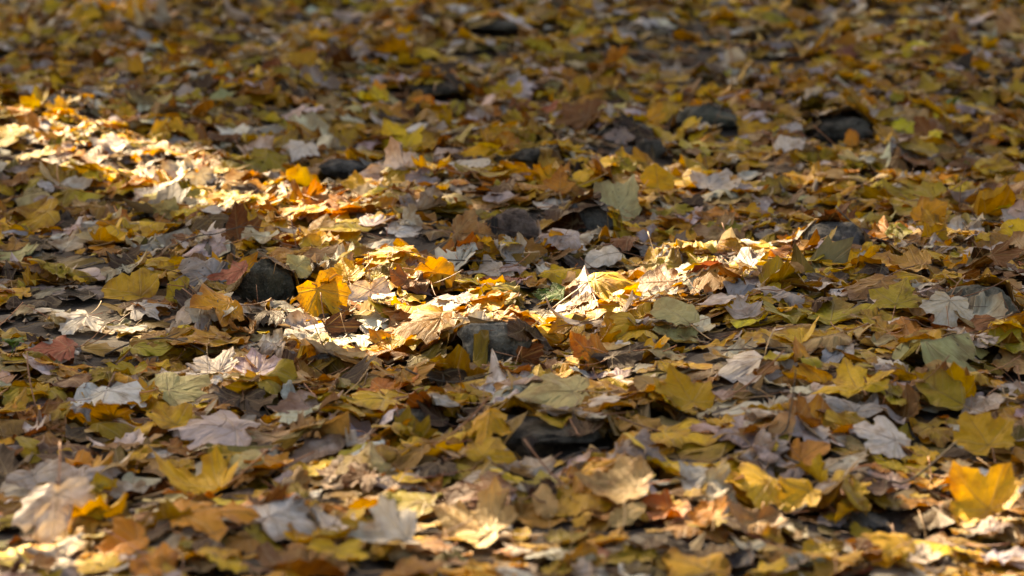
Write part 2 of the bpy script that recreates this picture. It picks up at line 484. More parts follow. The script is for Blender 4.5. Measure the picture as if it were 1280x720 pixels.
def lay(kind, lod, size, x, y, yaw, p, tilt=None, lift=0.0, pct=70, raise_h=True, maxadd=0.010, follow=0.8):
    t = KIND[kind][lod]
    ph = rng.uniform(0, 6.28)
    P = t['P'].copy()
    ang = np.arctan2(P[:, 1] - t['c'], P[:, 0])
    j = 1 + 0.07 * np.sin(2 * ang + ph) + 0.05 * np.sin(5 * ang + 2 * ph) + 0.03 * np.sin(11 * ang - ph)
    if kind != 'scrap':
        bl = p.get('blunt', 0.15)
        j = j * (1 - bl + bl * t['rs'])
        if p.get('torn'):
            ta, tw, td = p['torn']
            dang = np.abs((ang - ta + math.pi) % (2 * math.pi) - math.pi)
            j = j * (1 - td * np.clip(1.25 - dang / tw, 0, 1) * (1 + 0.25 * np.sin(17 * ang + ph)))
    P[:, 0] *= j * p.get('wide', 1.0); P[:, 1] = t['c'] + (P[:, 1] - t['c']) * j
    # stalk and vein lines go through the same bend
    n = len(P)
    so = rng.uniform(-0.25, 0.25)
    st = np.linspace(0, 1, 7)
    sl = p.get('stalk', rng.uniform(0.45, 0.95))
    stp = np.stack([so * st ** 2, (0.02 if kind[:5] == 'maple' else 0.0) - st * sl * 0.35], 1)
    veins = VEIN_ENDS[kind] if lod == 'hi' else []
    vb = t['c'] if kind[:5] == 'maple' else 0.02
    vp = []
    for ex, ey in veins:
        f = np.linspace(0, 0.9, 7)
        aa = math.atan2(ey - t['c'], ex)
        jj = 1 + 0.07 * math.sin(2 * aa + ph) + 0.05 * math.sin(5 * aa + 2 * ph) + 0.03 * math.sin(11 * aa - ph)
        q = np.stack([ex * f * jj * p.get('wide', 1.0), vb + (ey - vb) * f * (jj if kind[:5] == 'maple' else 1)], 1)
        vp.append(q)
    allP = np.concatenate([P, stp] + vp)
    allF = np.concatenate([t['F'], np.zeros(7)] + [np.linspace(0, 0.9, 7)] * len(vp))
    W = shape_pts(allP, allF, size, p, ph)
    if sl:  # the stalk itself is straight-ish and leaves the blade tangentially
        d = W[n + 1] - W[n]; d /= np.linalg.norm(d) + 1e-9
        side = np.array([-d[1], d[0], 0.0])
        up = rng.normal(-0.1, 0.25)
        s_ = st[:, None] * sl * size
        W[n:n + 7] = W[n] + d * s_ + side * so * 0.9 * s_ * st[:, None] + np.array([0, 0, 1.0]) * up * s_ * st[:, None]
    if p.get('flip'): W[:, 2] *= -1; W[:, 0] *= -1
    cy, sy = math.cos(yaw), math.sin(yaw)
    Rm = np.array([[cy, -sy, 0], [sy, cy, 0], [0, 0, 1.0]])
    if tilt: Rm = rot_axis((math.cos(tilt[1]), math.sin(tilt[1]), 0), tilt[0]) @ Rm
    W = W @ Rm.T
    # tilt with the lie of the litter beneath
    iy, ix = hidx(W[:n, 0] + x, W[:n, 1] + y)
    hv = H[iy, ix]
    A = np.stack([W[:n, 0], W[:n, 1], np.ones(n)], 1)
    if follow:
        sol = np.linalg.lstsq(A, hv, rcond=None)[0]
        gxs, gys = np.clip(sol[:2], -0.7, 0.7) * follow
        W[:, 2] += gxs * W[:, 0] + gys * W[:, 1]
    dz = np.percentile(hv - W[:n, 2], pct) + 0.001 + lift
    W[:, 2] += dz
    W[:, 0] += x; W[:, 1] += y
    # nothing dips far below the litter it lies on
    iy2, ix2 = hidx(W[:, 0], W[:, 1])
    hh = H[iy2, ix2]
    low = W[:, 2] < hh
    W[low, 2] = hh[low] + 0.0006 + 0.05 * (W[low, 2] - hh[low])
    if raise_h:
        zv = np.minimum(W[:n, 2], hv + maxadd)
        np.maximum.at(H, (iy, ix), zv)
        cen = t['T']
        c3 = W[cen].mean(1)
        jy, jx = hidx(c3[:, 0], c3[:, 1])
        np.maximum.at(H, (jy, jx), np.minimum(c3[:, 2], H[jy, jx] + maxadd))
    L = Leaf()
    L.kind, L.size, L.T, L.F = kind, size, t['T'], t['F']
    L.V = W[:n]
    L.stalk = W[n:n + 7] if sl else None
    L.stalk_r = size * rng.uniform(0.008, 0.013)
    L.veins = [W[n + 7 + 7 * k: n + 14 + 7 * k] for k in range(len(vp))]
    L.seed = rng.uniform(-40, 40, 2)
    L.L = np.concatenate([t['P'] - [0, vb], np.full((n, 1), rng.uniform(0, 60))], 1)
    L.pos = np.array([x, y, dz]); L.hero = None; L.vis = 0; L.label = None
    L.torn = bool(p.get('torn') and p['torn'][2] > 0.35)
    L.pose = describe(p, tilt)
    return L

def describe(p, tilt):
    if tilt and tilt[0] > R(38): return 'standing up on edge'
    if abs(p['roll']) > 2.0: return 'rolled'
    if p['fold'] > 0.45: return 'folded along its midrib'
    if p['tip'] > 0.7: return 'with curled up tips'
    if p['tip'] < -0.7: return 'with drooping tips'
    if tilt and tilt[0] > R(20): return 'tilted'
    if p['cup'] > 0.45: return 'cupped upward'
    if p['cup'] < -0.45: return 'arched over the litter'
    if p['rip'] > 0.05: return 'with wavy edges'
    return 'lying flat'

def paint(L, cname, wear=None, spots=None, jit=0.10):
    base = srgb(*PALETTE[cname][0])
    c = base * np.exp(rng.normal(0, jit, 3) * [1.0, 0.75, 1.2] * 0.7) * math.exp(rng.normal(0, jit * 1.5))
    L.cname = cname
    L.col = np.clip(c, 0.004, 0.82)
    L.wear = (rng.uniform(0.1, 0.7) if cname in ('lilac grey', 'pale grey', 'white') else rng.beta(1.5, 2.4)) if wear is None else wear
    L.spots = (rng.random() < 0.35) * rng.uniform(0.3, 0.9) if spots is None else spots
    sc = srgb(168, 118, 84) * math.exp(rng.normal(0, 0.3)) if rng.random() < 0.75 else srgb(196, 160, 110)
    L.scol = sc
    return L

def rand_params(flatness=1.0):
    g_ = lambda s: rng.normal(0, s)
    p = dict(cup=g_(0.30) * flatness, fold=abs(g_(0.22)) * flatness, rip=abs(g_(0.035)) * flatness + 0.008, rn=int(rng.integers(3, 6)),
             tip=g_(0.32) * flatness, roll=g_(0.65) * flatness, rdir=rng.uniform(0, 6.28), flip=rng.random() < 0.5, blunt=rng.uniform(0.05, 0.6), wide=rng.uniform(0.8, 1.12), crump=rng.uniform(0.008, 0.032))
    if rng.random() < 0.3: p['torn'] = (rng.uniform(0, 6.28), rng.uniform(0.3, 0.9), rng.uniform(0.2, 0.6))
    if rng.random() < 0.08: p['roll'] = rng.choice([-1, 1]) * rng.uniform(2.0, 3.6)
    if rng.random() < 0.12: p['fold'] = rng.uniform(0.45, 0.9)
    return p

def pick_kind(top=True):
    r = rng.random()
    if r < 0.20: return 'scrap'
    if r < 0.40: return 'maple_a'
    if r < 0.62: return 'maple_b'
    if r < 0.76: return 'maple_c'
    if r < 0.95: return 'ovate'
    return 'oak'

def kind_size(k):
    s = float(np.clip(math.exp(rng.normal(0.0, 0.26)), 0.5, 1.6))
    return s * {'maple_a': 0.067, 'maple_b': 0.067, 'maple_c': 0.064, 'ovate': 0.055, 'oak': 0.076, 'scrap': 0.034}[k]

def in_view(x, y, mx=0.12):
    return abs(x) < 0.1235 * math.hypot(y, CAMH) + mx and 4.6 < y < 13.0

leaves = []
def near_stone(x, y, grow=1.0):
    # the visible front of each stone stays mostly free of leaves
    for sx, sy, a, d in stone_pts:
        if (a < 0.1 or rng.random() < 0.9) and abs(x - sx) < a * grow + 0.022 and -d * 1.0 - 0.055 < y - sy < d * 0.55:
            return True
    return False

# ------------------------------------------------------------------ leaves picked out from the photograph
# u, v (middle), width px, kind, colour, yaw (deg, 0 = tip away from the camera), tilt towards the camera (deg), extra bend, what it is
HEROES = [
    (432, 348, 60, 'maple_b', 'golden yellow', 15, 48, dict(cup=0.1, fold=0.05), 'bright yellow maple leaf propped upright beside a tiny dark pebble'),
    (97, 412, 84, 'maple_a', 'pale grey', 150, 26, dict(cup=-0.15, stalk=1.0), 'large pale grey maple leaf showing its underside with a long trailing stalk'),
    (262, 462, 84, 'maple_a', 'white', 40, 30, dict(fold=0.35), 'white pointed maple leaf slanting beside the pale lilac one'),
    (45, 612, 100, 'maple_b', 'lilac grey', 200, 40, dict(fold=0.6, cup=-0.2), 'lilac grey maple leaf folded into a hood shape'),
    (66, 674, 136, 'maple_b', 'white', 178, 84, dict(cup=-0.12, tip=-0.15, blunt=0.1), 'white maple leaf with three lobes hanging over bare dark soil'),
    (245, 612, 140, 'maple_a', 'golden yellow', 70, 26, dict(tip=1.0, cup=0.3), 'large golden maple leaf with upturned lobes near the hooded lilac leaf'),
    (262, 655, 150, 'maple_a', 'orange', -80, 12, dict(cup=-0.3), 'flat orange brown maple leaf stretching over bare soil'),
    (152, 688, 84, 'maple_b', 'orange', 110, 34, dict(fold=0.3), 'crumpled orange leaf beside the white three lobed leaf'),
    (1186, 408, 84, 'maple_a', 'pale grey', 170, 78, dict(cup=-0.05, tip=0.1), 'pale grey maple leaf standing in front of the mossy stone'),
    (1228, 568, 120, 'maple_b', 'mustard yellow', 25, 58, dict(cup=0.15, wide=1.05), 'big mustard maple leaf standing nearly upright'),
    (1222, 645, 135, 'maple_b', 'golden yellow', 40, 70, dict(tip=0.5, cup=0.3, blunt=0.4), 'glowing golden maple leaf standing on edge in a patch of sun'),
    (586, 676, 150, 'maple_a', 'tan', 60, 34, dict(cup=0.2, tip=0.6), 'broad sunlit orange tan maple leaf with a raised lobe'),
    (612, 578, 84, 'maple_b', 'mustard yellow', -25, 36, dict(cup=-0.2), 'mustard maple leaf with jagged lobes near the long slate slab'),
    (940, 483, 40, 'ovate', 'white', 80, 42, dict(cup=0.7), 'small whitish pink cupped leaf catching the light'),
    (908, 380, 80, 'ovate', 'white', 88, 18, dict(cup=-0.3, wide=0.7), 'long white oval leaf lying in the sun'),
    (757, 331, 54, 'ovate', 'white', 120, 35, dict(cup=-0.4), 'blunt white leaf fragment near the domed stone'),
    (697, 307, 68, 'maple_b', 'lilac grey', 95, 24, dict(cup=-0.3), 'lilac grey crinkled leaf between the purple brown stone and the domed stone'),
    (822, 238, 52, 'ovate', 'mustard yellow', 5, 85, dict(cup=0.1, wide=1.5), 'mustard leaf standing up straight with a dark midrib'),
    (838, 354, 92, 'oak', 'russet brown', 75, 30, dict(cup=-0.2, wide=1.3), 'chocolate brown lobed oak leaf tilted over sunlit leaves'),
    (528, 424, 96, 'maple_b', 'ochre brown', 100, 26, dict(cup=-0.3), 'ochre brown maple leaf leaning on the granite cobble'),
    (846, 408, 76, 'ovate', 'greenish beige', 40, 36, dict(cup=-0.1, wide=1.4), 'beige leaf with a thin dark midrib tilted to face the path'),
    (1065, 181, 26, 'ovate', 'orange', 0, 75, dict(cup=0.1, wide=1.4), 'small bright orange leaf standing upright alone'),
    (984, 194, 52, 'ovate', 'white', -60, 40, dict(fold=0.4), 'white leaf with an orange rim standing half open'),
    (135, 185, 66, 'maple_c', 'white', 85, 24, dict(cup=0.1), 'white maple leaf at the shady edge of the sunlit strip'),
    (262, 552, 140, 'maple_b', 'lilac grey', 80, 16, dict(cup=-0.25), 'wide lilac grey maple leaf lying flat with dark specks'),
    (312, 588, 66, 'ovate', 'greenish beige', 92, 32, dict(cup=-0.2, wide=1.3), 'pale green oval leaf lying against golden leaves'),
    (478, 680, 126, 'maple_a', 'pale grey', 95, 26, dict(fold=0.5), 'grey white maple leaf folded into ridges'),
    (682, 645, 44, 'ovate', 'tan', 10, 50, dict(cup=-0.1), 'pale tan oval leaf standing on its stalk end'),
    (780, 656, 58, 'ovate', 'tan', -60, 40, dict(cup=-0.1), 'pale tan oval leaf leaning sideways'),
    (1182, 502, 74, 'ovate', 'olive yellow', 55, 42, dict(fold=0.35, wide=1.2), 'greenish yellow oval leaf folded open with brown specks'),
    (228, 498, 104, 'maple_b', 'greenish beige', -50, 28, dict(cup=-0.15), 'khaki maple leaf with a curled shady lobe'),
    (210, 532, 80, 'maple_c', 'golden yellow', 35, 34, dict(fold=0.3), 'narrow lobed bright yellow maple leaf over the wide lilac leaf'),
    (856, 512, 90, 'maple_b', 'mustard yellow', 30, 55, dict(cup=0.2), 'yellow maple leaf propped steeply beside grey leaves'),
    (1098, 562, 108, 'maple_b', 'pale grey', 70, 28, dict(cup=-0.1, tip=-0.4), 'pale grey maple leaf spread over dark gaps'),
    (66, 443, 74, 'maple_a', 'pinkish red', 90, 22, dict(cup=-0.2), 'pinkish red maple leaf beside green sprigs'),
    (158, 372, 92, 'maple_b', 'mustard yellow', 60, 34, dict(fold=0.55, cup=-0.3), 'mustard leaf folded like a roof over shadow'),
    (446, 234, 46, 'maple_b', 'golden yellow', 10, 48, dict(cup=0.1), 'glowing yellow leaf upright in the sunlit strip'),
    (690, 372, 52, 'maple_c', 'leaf green', 85, 30, dict(cup=0.1), 'green maple leaf still fresh among the yellow ones'),
    (272, 268, 44, 'ovate', 'white', 88, 24, dict(cup=-0.2), 'white oval leaf beside a small dark stone near the sunlit strip'),
    (930, 395, 60, 'maple_c', 'lilac grey', 20, 40, dict(tip=1.0), 'grey maple leaf with one upturned spike of a lobe'),
    (1145, 250, 96, 'maple_a', 'olive yellow', 75, 24, dict(tip=0.8), 'olive yellow maple leaf with ruffled upturned edge'),
    (940, 620, 100, 'maple_b', 'golden yellow', 100, 30, dict(cup=-0.3), 'golden maple leaf arched over a dark hollow'),
    (1000, 640, 84, 'maple_c', 'golden yellow', 130, 40, dict(fold=0.4), 'folded golden leaf with a pale sunlit rim'),
    (884, 655, 70, 'maple_b', 'orange', 20, 46, dict(tip=0.8), 'orange yellow crumpled leaf glowing in the sun'),
    (1115, 695, 84, 'maple_b', 'golden yellow', 80, 30, dict(cup=-0.3), 'blurred soft yellow leaf lying over brown ones'),
    (770, 620, 110, 'maple_b', 'tan', 85, 22, dict(cup=0.5), 'tan leaf rolled upward at both ends'),
    (600, 628, 120, 'maple_a', 'russet brown', 80, 20, dict(cup=-0.3), 'russet brown maple leaf shading the litter below'),
    (700, 242, 50, 'maple_c', 'orange', 0, 50, dict(tip=0.5), 'orange leaf lit from behind with upright lobes'),
    (33, 162, 50, 'ovate', 'orange', 60, 40, dict(cup=-0.3), 'orange backlit leaf at the tip of the sunlit strip'),
    (520, 364, 70, 'oak', 'russet brown', 85, 24, dict(tip=0.8, rip=0.08), 'rusty brown shrivelled oak leaf'),
    (895, 235, 80, 'maple_b', 'lilac grey', -30, 26, dict(tip=0.6), 'lilac leaf cluster piece beside sunlit orange ones'),
    (1125, 385, 84, 'maple_b', 'olive yellow', -20, 40, dict(cup=-0.1), 'olive yellow maple leaf beside the pale upright leaf'),
    (290, 365, 60, 'maple_c', 'pinkish red', 90, 22, dict(tip=0.6), 'red brown shrivelled leaf near the angular stone'),
    (372, 352, 44, 'ovate', 'greenish beige', -40, 52, dict(cup=-0.1, wide=1.3), 'beige leaf leaning against the angular green grey stone'),
    (830, 148, 46, 'maple_b', 'mustard yellow', 60, 40, dict(cup=-0.2), 'yellow leaf draped beside the slanting dark ridge rock'),
    (720, 152, 84, 'maple_a', 'russet brown', 45, 34, dict(cup=0.1), 'wide reddish brown maple leaf tilted in the shade'),
    (690, 515, 110, 'maple_b', 'greenish beige', 85, 14, dict(cup=-0.1), 'greenish maple leaf spread flat above the long slate slab'),
    (375, 195, 60, 'maple_b', 'pale grey', 160, 34, dict(cup=-0.2), 'pale leaf with a brown upper lobe at the shadow edge'),
]
HERO_SPOTS = [(*on_litter(h[0], h[1]), h[2] / FPX * 6.5) for h in HEROES]
def near_hero(x, y):
    for hx, hy, hw in HERO_SPOTS:
        if abs(x - hx) < hw * 0.6 and -0.20 < y - hy < 0.05:
            return True
    return False
# litter, bottom layers first
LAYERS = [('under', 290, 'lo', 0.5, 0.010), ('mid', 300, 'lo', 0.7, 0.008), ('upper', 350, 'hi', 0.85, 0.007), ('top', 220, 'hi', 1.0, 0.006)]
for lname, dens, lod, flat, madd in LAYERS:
    ylo, yhi = 4.0, 14.0
    for s in range(int(dens * (yhi - ylo) * 7.0)):
        y = rng.uniform(ylo, yhi); x = rng.uniform(-3.5, 3.5)
        vis = in_view(x, y, 0.15)
        if abs(x) > 0.126 * y + 1.2: continue
        if not vis and rng.random() < 0.6: continue
        # the litter thins in places and the soil shows
        thin = mnoise.noise(Vector((x * 2.3, y * 1.5, 3.3))) + 0.5 * mnoise.noise(Vector((x * 6, y * 4, 9)))
        if lname != 'under' and thin < -0.30 and rng.random() < 0.75: continue
        if lname == 'under' and thin < -0.30 and rng.random() < 0.5: continue
        if near_stone(x, y) and rng.random() < (0.92 if lname != 'under' else 0.55): continue
        k = pick_kind()
        lod_ = lod if vis and y < 10.6 else 'lo'
        p = rand_params(flat)
        tilt = None
        if lname in ('upper', 'top'):
            tilt = (abs(rng.normal(0, R(10))), rng.uniform(0, 6.28))
            if rng.random() < 0.05: tilt = (rng.uniform(R(30), R(65)), rng.normal(0, 0.9) + (math.pi if rng.random() < 0.25 else 0))
        if lname in ('upper', 'top') and vis and near_hero(x, y):
            if rng.random() < 0.35: continue
            tilt = (tilt[0] * 0.3 if tilt[0] < 0.5 else 0.1, tilt[1]); p['tip'] *= 0.4; p['roll'] *= 0.4; p['fold'] *= 0.4
        if k == 'scrap': p['stalk'] = 0
        elif rng.random() < 0.55: p['stalk'] = rng.uniform(0.10, 0.28)
        L = lay(k, lod_, kind_size(k), x, y, rng.uniform(0, 6.28), p, tilt, maxadd=madd)
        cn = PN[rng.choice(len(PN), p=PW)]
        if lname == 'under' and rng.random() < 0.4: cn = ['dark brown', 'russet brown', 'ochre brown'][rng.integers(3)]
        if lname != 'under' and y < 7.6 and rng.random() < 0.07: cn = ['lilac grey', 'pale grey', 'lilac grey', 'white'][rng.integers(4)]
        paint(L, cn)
        if lname in ('under', 'mid'): L.col = L.col * (0.28 if lname == 'under' else 0.48)  # buried layers: colour darkened for old rot and to deepen shade in gaps
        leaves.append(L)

def on_top(u, v_, extra=0.0):
    z = 0.05
    for _ in range(5):
        x, y = unproject(u, v_, z)
        iy, ix = hidx(np.array([x]), np.array([y]))
        z = 0.5 * z + 0.5 * (float(H[max(iy[0] - 2, 0):iy[0] + 3, max(ix[0] - 2, 0):ix[0] + 3].mean()) + extra)
    return unproject(u, v_, z)
print('litter depth', (H - SOIL)[160:700, 260:400].mean())
for (u, v_, wpx, kind, cn, yaw, tilt, bend, label) in HEROES:
    x, y = on_top(u, v_)
    y += wpx * 0.25 * math.sin(R(tilt)) * 0.001
    ppm = FPX / math.hypot(y, CAMH)
    wide = {'maple_a': 1.3, 'maple_b': 1.38, 'maple_c': 1.06, 'ovate': 0.7, 'oak': 0.75}[kind]
    cyw = abs(math.cos(R(yaw)))
    ext = wide * bend.get('wide', 1) * cyw + 1.08 * (1 - cyw)
    size = wpx / ppm / ext * (0.88 if v_ < 560 else 0.82)
    p = dict(cup=0.0, fold=0.0, rip=0.03, rn=4, tip=0.0, roll=0.0, rdir=0.0, flip=False, wide=1.0)
    p.update(bend); p.setdefault('blunt', rng.uniform(0.15, 0.45))
    L = lay(kind, 'hi', size, x, y, R(yaw), p, (R(tilt * 0.66), rng.normal(0, 0.15)), pct=92, maxadd=0.02, follow=0.4)
    paint(L, cn, jit=0.03, wear=rng.uniform(0.0, 0.35), spots=0.0)
    L.hero = label; L.label = label
    leaves.append(L)

# ------------------------------------------------------------------ which leaves show largest: a coarse depth buffer
SC = 4
BW, BH = 1280 // SC, 720 // SC
ids, us, vs, ds = [], [], [], []
for i, L in enumerate(leaves):
    if not in_view(L.pos[0], L.pos[1], 0.2): continue
    a, b, c = L.V[L.T[:, 0]], L.V[L.T[:, 1]], L.V[L.T[:, 2]]
    pts = np.concatenate([L.V, (a + b + c) / 3, (a + b) / 2, (b + c) / 2])
    ids.append(np.full(len(pts), i)); us.append(pts)
pts = np.concatenate(us); ids = np.concatenate(ids)
pu, pv, pd = project(pts)
ok = (pu >= 0) & (pu < 1280) & (pv >= 0) & (pv < 720)
pix = (pv[ok] // SC).astype(int) * BW + (pu[ok] // SC).astype(int)
idk, pdk = ids[ok], pd[ok]
order = np.argsort(-pdk, kind='stable')
buf = np.full(BW * BH, -1)
buf[pix[order]] = idk[order]
cnt = np.bincount(buf[buf >= 0], minlength=len(leaves))
for i, L in enumerate(leaves): L.vis = int(cnt[i])
rank = sorted(range(len(leaves)), key=lambda i: (leaves[i].hero is None, -leaves[i].vis))
quota = {'maple': 295, 'ovate': 120, 'oak': 50, 'scrap': 0}
single = set()
for i in rank:
    f = leaves[i].kind.split('_')[0]
    if leaves[i].vis < 4 and leaves[i].hero is None: continue
    if quota[f] > 0:
        quota[f] -= 1; single.add(i)

# ------------------------------------------------------------------ meshes from leaves
def tube(path, r0, r1, sides=4):
    path = np.asarray(path); n = len(path)
    d = np.gradient(path, axis=0); d /= np.linalg.norm(d, axis=1)[:, None] + 1e-9
    ref = np.array([0.0, 0.0, 1.0]) if abs(d[0, 2]) < 0.9 else np.array([1.0, 0, 0])
    a = np.cross(d, ref); a /= np.linalg.norm(a, axis=1)[:, None] + 1e-9
    b = np.cross(d, a)
    rr = np.linspace(r0, r1, n)[:, None]
    vs_ = np.concatenate([path + rr * (a * math.cos(t) + b * math.sin(t)) for t in np.arange(sides) * 2 * math.pi / sides])
    T = []
    for s_ in range(sides):
        o, o2 = s_ * n, ((s_ + 1) % sides) * n
        for k in range(n - 1):
            T += [(o + k, o + k + 1, o2 + k + 1), (o + k, o2 + k + 1, o2 + k)]
    for s_ in range(1, sides - 1):
        T += [(0, s_ * n, (s_ + 1) * n), (n - 1, (s_ + 1) * n + n - 1, s_ * n + n - 1)]
    return vs_, np.array(T)

def blade_attrs(L):
    n = len(L.V)
    c = np.concatenate([np.tile(L.col, (n, 1)), np.ones((n, 1))], 1)
    wv = np.stack([L.F, np.full(n, L.wear), np.full(n, L.spots)], 1)
    return c, L.L, wv

STUFF = dict(V=[], T=[], C=[], P=[], W=[]); SST = dict(V=[], T=[], C=[])
nv = ns = 0
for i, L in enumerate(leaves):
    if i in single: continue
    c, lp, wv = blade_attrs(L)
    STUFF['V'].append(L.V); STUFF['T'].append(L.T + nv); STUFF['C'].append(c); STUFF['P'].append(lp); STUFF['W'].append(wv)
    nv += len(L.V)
    if L.stalk is not None and len(L.F) > 80 and rng.random() < 0.6:
        sv, st_ = tube(L.stalk[::2], L.stalk_r * 0.7, L.stalk_r, 3)
        SST['V'].append(sv); SST['T'].append(st_ + ns); SST['C'].append(np.tile([*L.scol, 1], (len(sv), 1))); ns += len(sv)
cat = np.concatenate
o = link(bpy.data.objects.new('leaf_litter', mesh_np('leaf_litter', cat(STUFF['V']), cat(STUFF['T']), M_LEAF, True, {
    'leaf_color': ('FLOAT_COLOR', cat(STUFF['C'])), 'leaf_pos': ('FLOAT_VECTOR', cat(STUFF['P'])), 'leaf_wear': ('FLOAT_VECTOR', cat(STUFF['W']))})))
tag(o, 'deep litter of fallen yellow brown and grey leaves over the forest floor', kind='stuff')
# loose stalks and hair-thin stems dropped over the leaves
for q in range(520):
    y = rng.uniform(4.6, 11.5); x = rng.uniform(-1, 1) * (0.125 * y + 0.2)
    ln, a0, cv = rng.uniform(0.04, 0.11), rng.uniform(0, 6.28), rng.normal(0, 0.5)
    t_ = np.linspace(-0.5, 0.5, 6)
    aa = a0 + cv * t_
    px, py = x + ln * t_ * np.cos(aa), y + ln * t_ * np.sin(aa)
    iy, ix = hidx(px, py); hz_ = H[iy, ix]
    fz = np.polyval(np.polyfit(t_, hz_, 1), t_); fz += np.percentile(hz_ - fz, 75) + 0.0012 + 0.012 * rng.random() * (t_ + 0.5) ** 2
    rr = rng.uniform(0.0004, 0.0009)
    sv, st_ = tube(np.stack([px, py, fz], 1), rr, rr * 0.7, 4)
    cS = [srgb(150, 100, 70), srgb(196, 160, 110), srgb(96, 62, 44), srgb(170, 96, 72)][rng.integers(4)]
    SST['V'].append(sv); SST['T'].append(st_ + ns); SST['C'].append(np.tile([*cS, 1], (len(sv), 1))); ns += len(sv)
o2 = link(bpy.data.objects.new('stalk', mesh_np('stalk', cat(SST['V']), cat(SST['T']), M_STALK, True, {'leaf_color': ('FLOAT_COLOR', cat(SST['C']))})), o)
tag(o2, kind='stuff')

FAM = {'maple': ('maple_leaf', 'maple leaf', 'fallen maple leaves on the forest floor'), 'ovate': ('oval_leaf', 'oval leaf', 'fallen oval leaves on the forest floor'),
       'oak': ('oak_leaf', 'oak leaf', 'fallen oak leaves on the forest floor')}
SHORT = {'dark brown': 'dark brown', 'pale grey': 'pale grey', 'greenish beige': 'beige', 'pinkish red': 'red', 'leaf green': 'green'}
SP = np.array([(s[0], s[1]) for s in stone_pts])
sl = sorted(single, key=lambda i: -leaves[i].vis)
centre = {i: leaves[i].V.mean(0) for i in sl}
allc = np.array([centre[i] for i in sl])
used = set(h[8] for h in HEROES)
sizes = {f: np.percentile([leaves[i].size for i in sl if leaves[i].kind.startswith(f)] or [0.08], (25, 75)) for f in FAM}
for n_, i in enumerate(sl):
    L = leaves[i]
    f = L.kind.split('_')[0]
    name, noun, grp = FAM[f]
    c = centre[i]
    if L.label is None:
        d = np.hypot(*(SP - c[:2]).T); order = np.argsort(d)
        s1, s2 = STONES[order[0]][7], STONES[order[1]][7]
        q = sizes[f]
        size = 'small ' if L.size < q[0] else 'large ' if L.size > q[1] else ''
        dd = np.hypot(*(allc - c)[:, :2].T); nb = np.argsort(dd)[1:4]
        nbc = [SHORT.get(leaves[sl[k]].cname, leaves[sl[k]].cname.split()[0]) for k in nb]
        spot = 'spotted ' if L.spots > 0.55 else ''
        art = lambda w: ('an ' if w[0] in 'aeiou' else 'a ') + w
        near = 'beside' if d[order[0]] < 0.16 else 'near'
        worn = 'blotchy ' if L.wear > 0.6 else 'unblemished ' if L.wear < 0.2 else ''
        torn = 'torn ' if L.torn else ''
        opts = [f'{size}{spot}{L.cname} {noun} {L.pose} {near} {s1}',
                f'{size}{torn}{worn}{L.cname} {noun} {L.pose} {near} {s1}',
                f'{torn}{L.cname} {noun} {L.pose} by {art(nbc[0])} leaf {near} {s1}',
                f'{torn}{worn}{L.cname} {noun} {L.pose} between {s1} and {s2}',
                f'{size}{L.cname} {noun} by {nbc[0]} and {nbc[1]} leaves {near} {s1}',
                f'{size}{worn}{L.cname} {noun} by {nbc[0]} and {nbc[1]} leaves {near} {s1}',
                f'{worn}{L.cname} {noun} among {nbc[0]}, {nbc[1]} and {nbc[2]} leaves {near} {s1}',
                f'{worn}{L.cname} {noun} by {art(nbc[0])} leaf between {s1} and {s2}',
                f'{size}{torn}{L.cname} {noun} among {nbc[0]} and {nbc[2]} leaves {near} {s1}']
        opts = [x for x in opts if len(x.split()) <= 16] or [f'{L.cname} {noun} {near} {s1}']
        lab = next((x for x in opts if x not in used), opts[0])
        used.add(lab); L.label = lab
    base = Vector((c[0], c[1], float(L.V[:, 2].min())))
    e = bpy.data.objects.new(name, None); e.empty_display_size = 0.02
    link(e); e.location = base
    tag(e, L.label, noun, grp)
    col, lp, wv = blade_attrs(L)
    b = np.array(base)
    bl = link(bpy.data.objects.new('blade', mesh_np('blade', L.V - b, L.T, M_LEAF, True, {
        'leaf_color': ('FLOAT_COLOR', col), 'leaf_pos': ('FLOAT_VECTOR', lp), 'leaf_wear': ('FLOAT_VECTOR', wv)})), e)
    if L.stalk is not None:
        sv, st_ = tube(L.stalk - b, L.stalk_r * 0.75, L.stalk_r * 1.1, 5)
        link(bpy.data.objects.new('leaf_stalk', mesh_np('leaf_stalk', sv, st_, M_STALK, True, {'leaf_color': ('FLOAT_COLOR', np.tile([*L.scol, 1], (len(sv), 1)))})), e)
    if True:
        vc = np.clip(L.col * 0.55 + srgb(170, 130, 80) * 0.35, 0, 1)
        for vn in (L.veins if n_ < 150 or L.hero else L.veins[:1]):
            sv, st_ = tube(vn - b, L.size * 0.0075, L.size * 0.003, 4)
            link(bpy.data.objects.new('vein', mesh_np('vein', sv, st_, M_STALK, True, {'leaf_color': ('FLOAT_COLOR', np.tile([*vc, 1], (len(sv), 1)))})), bl)

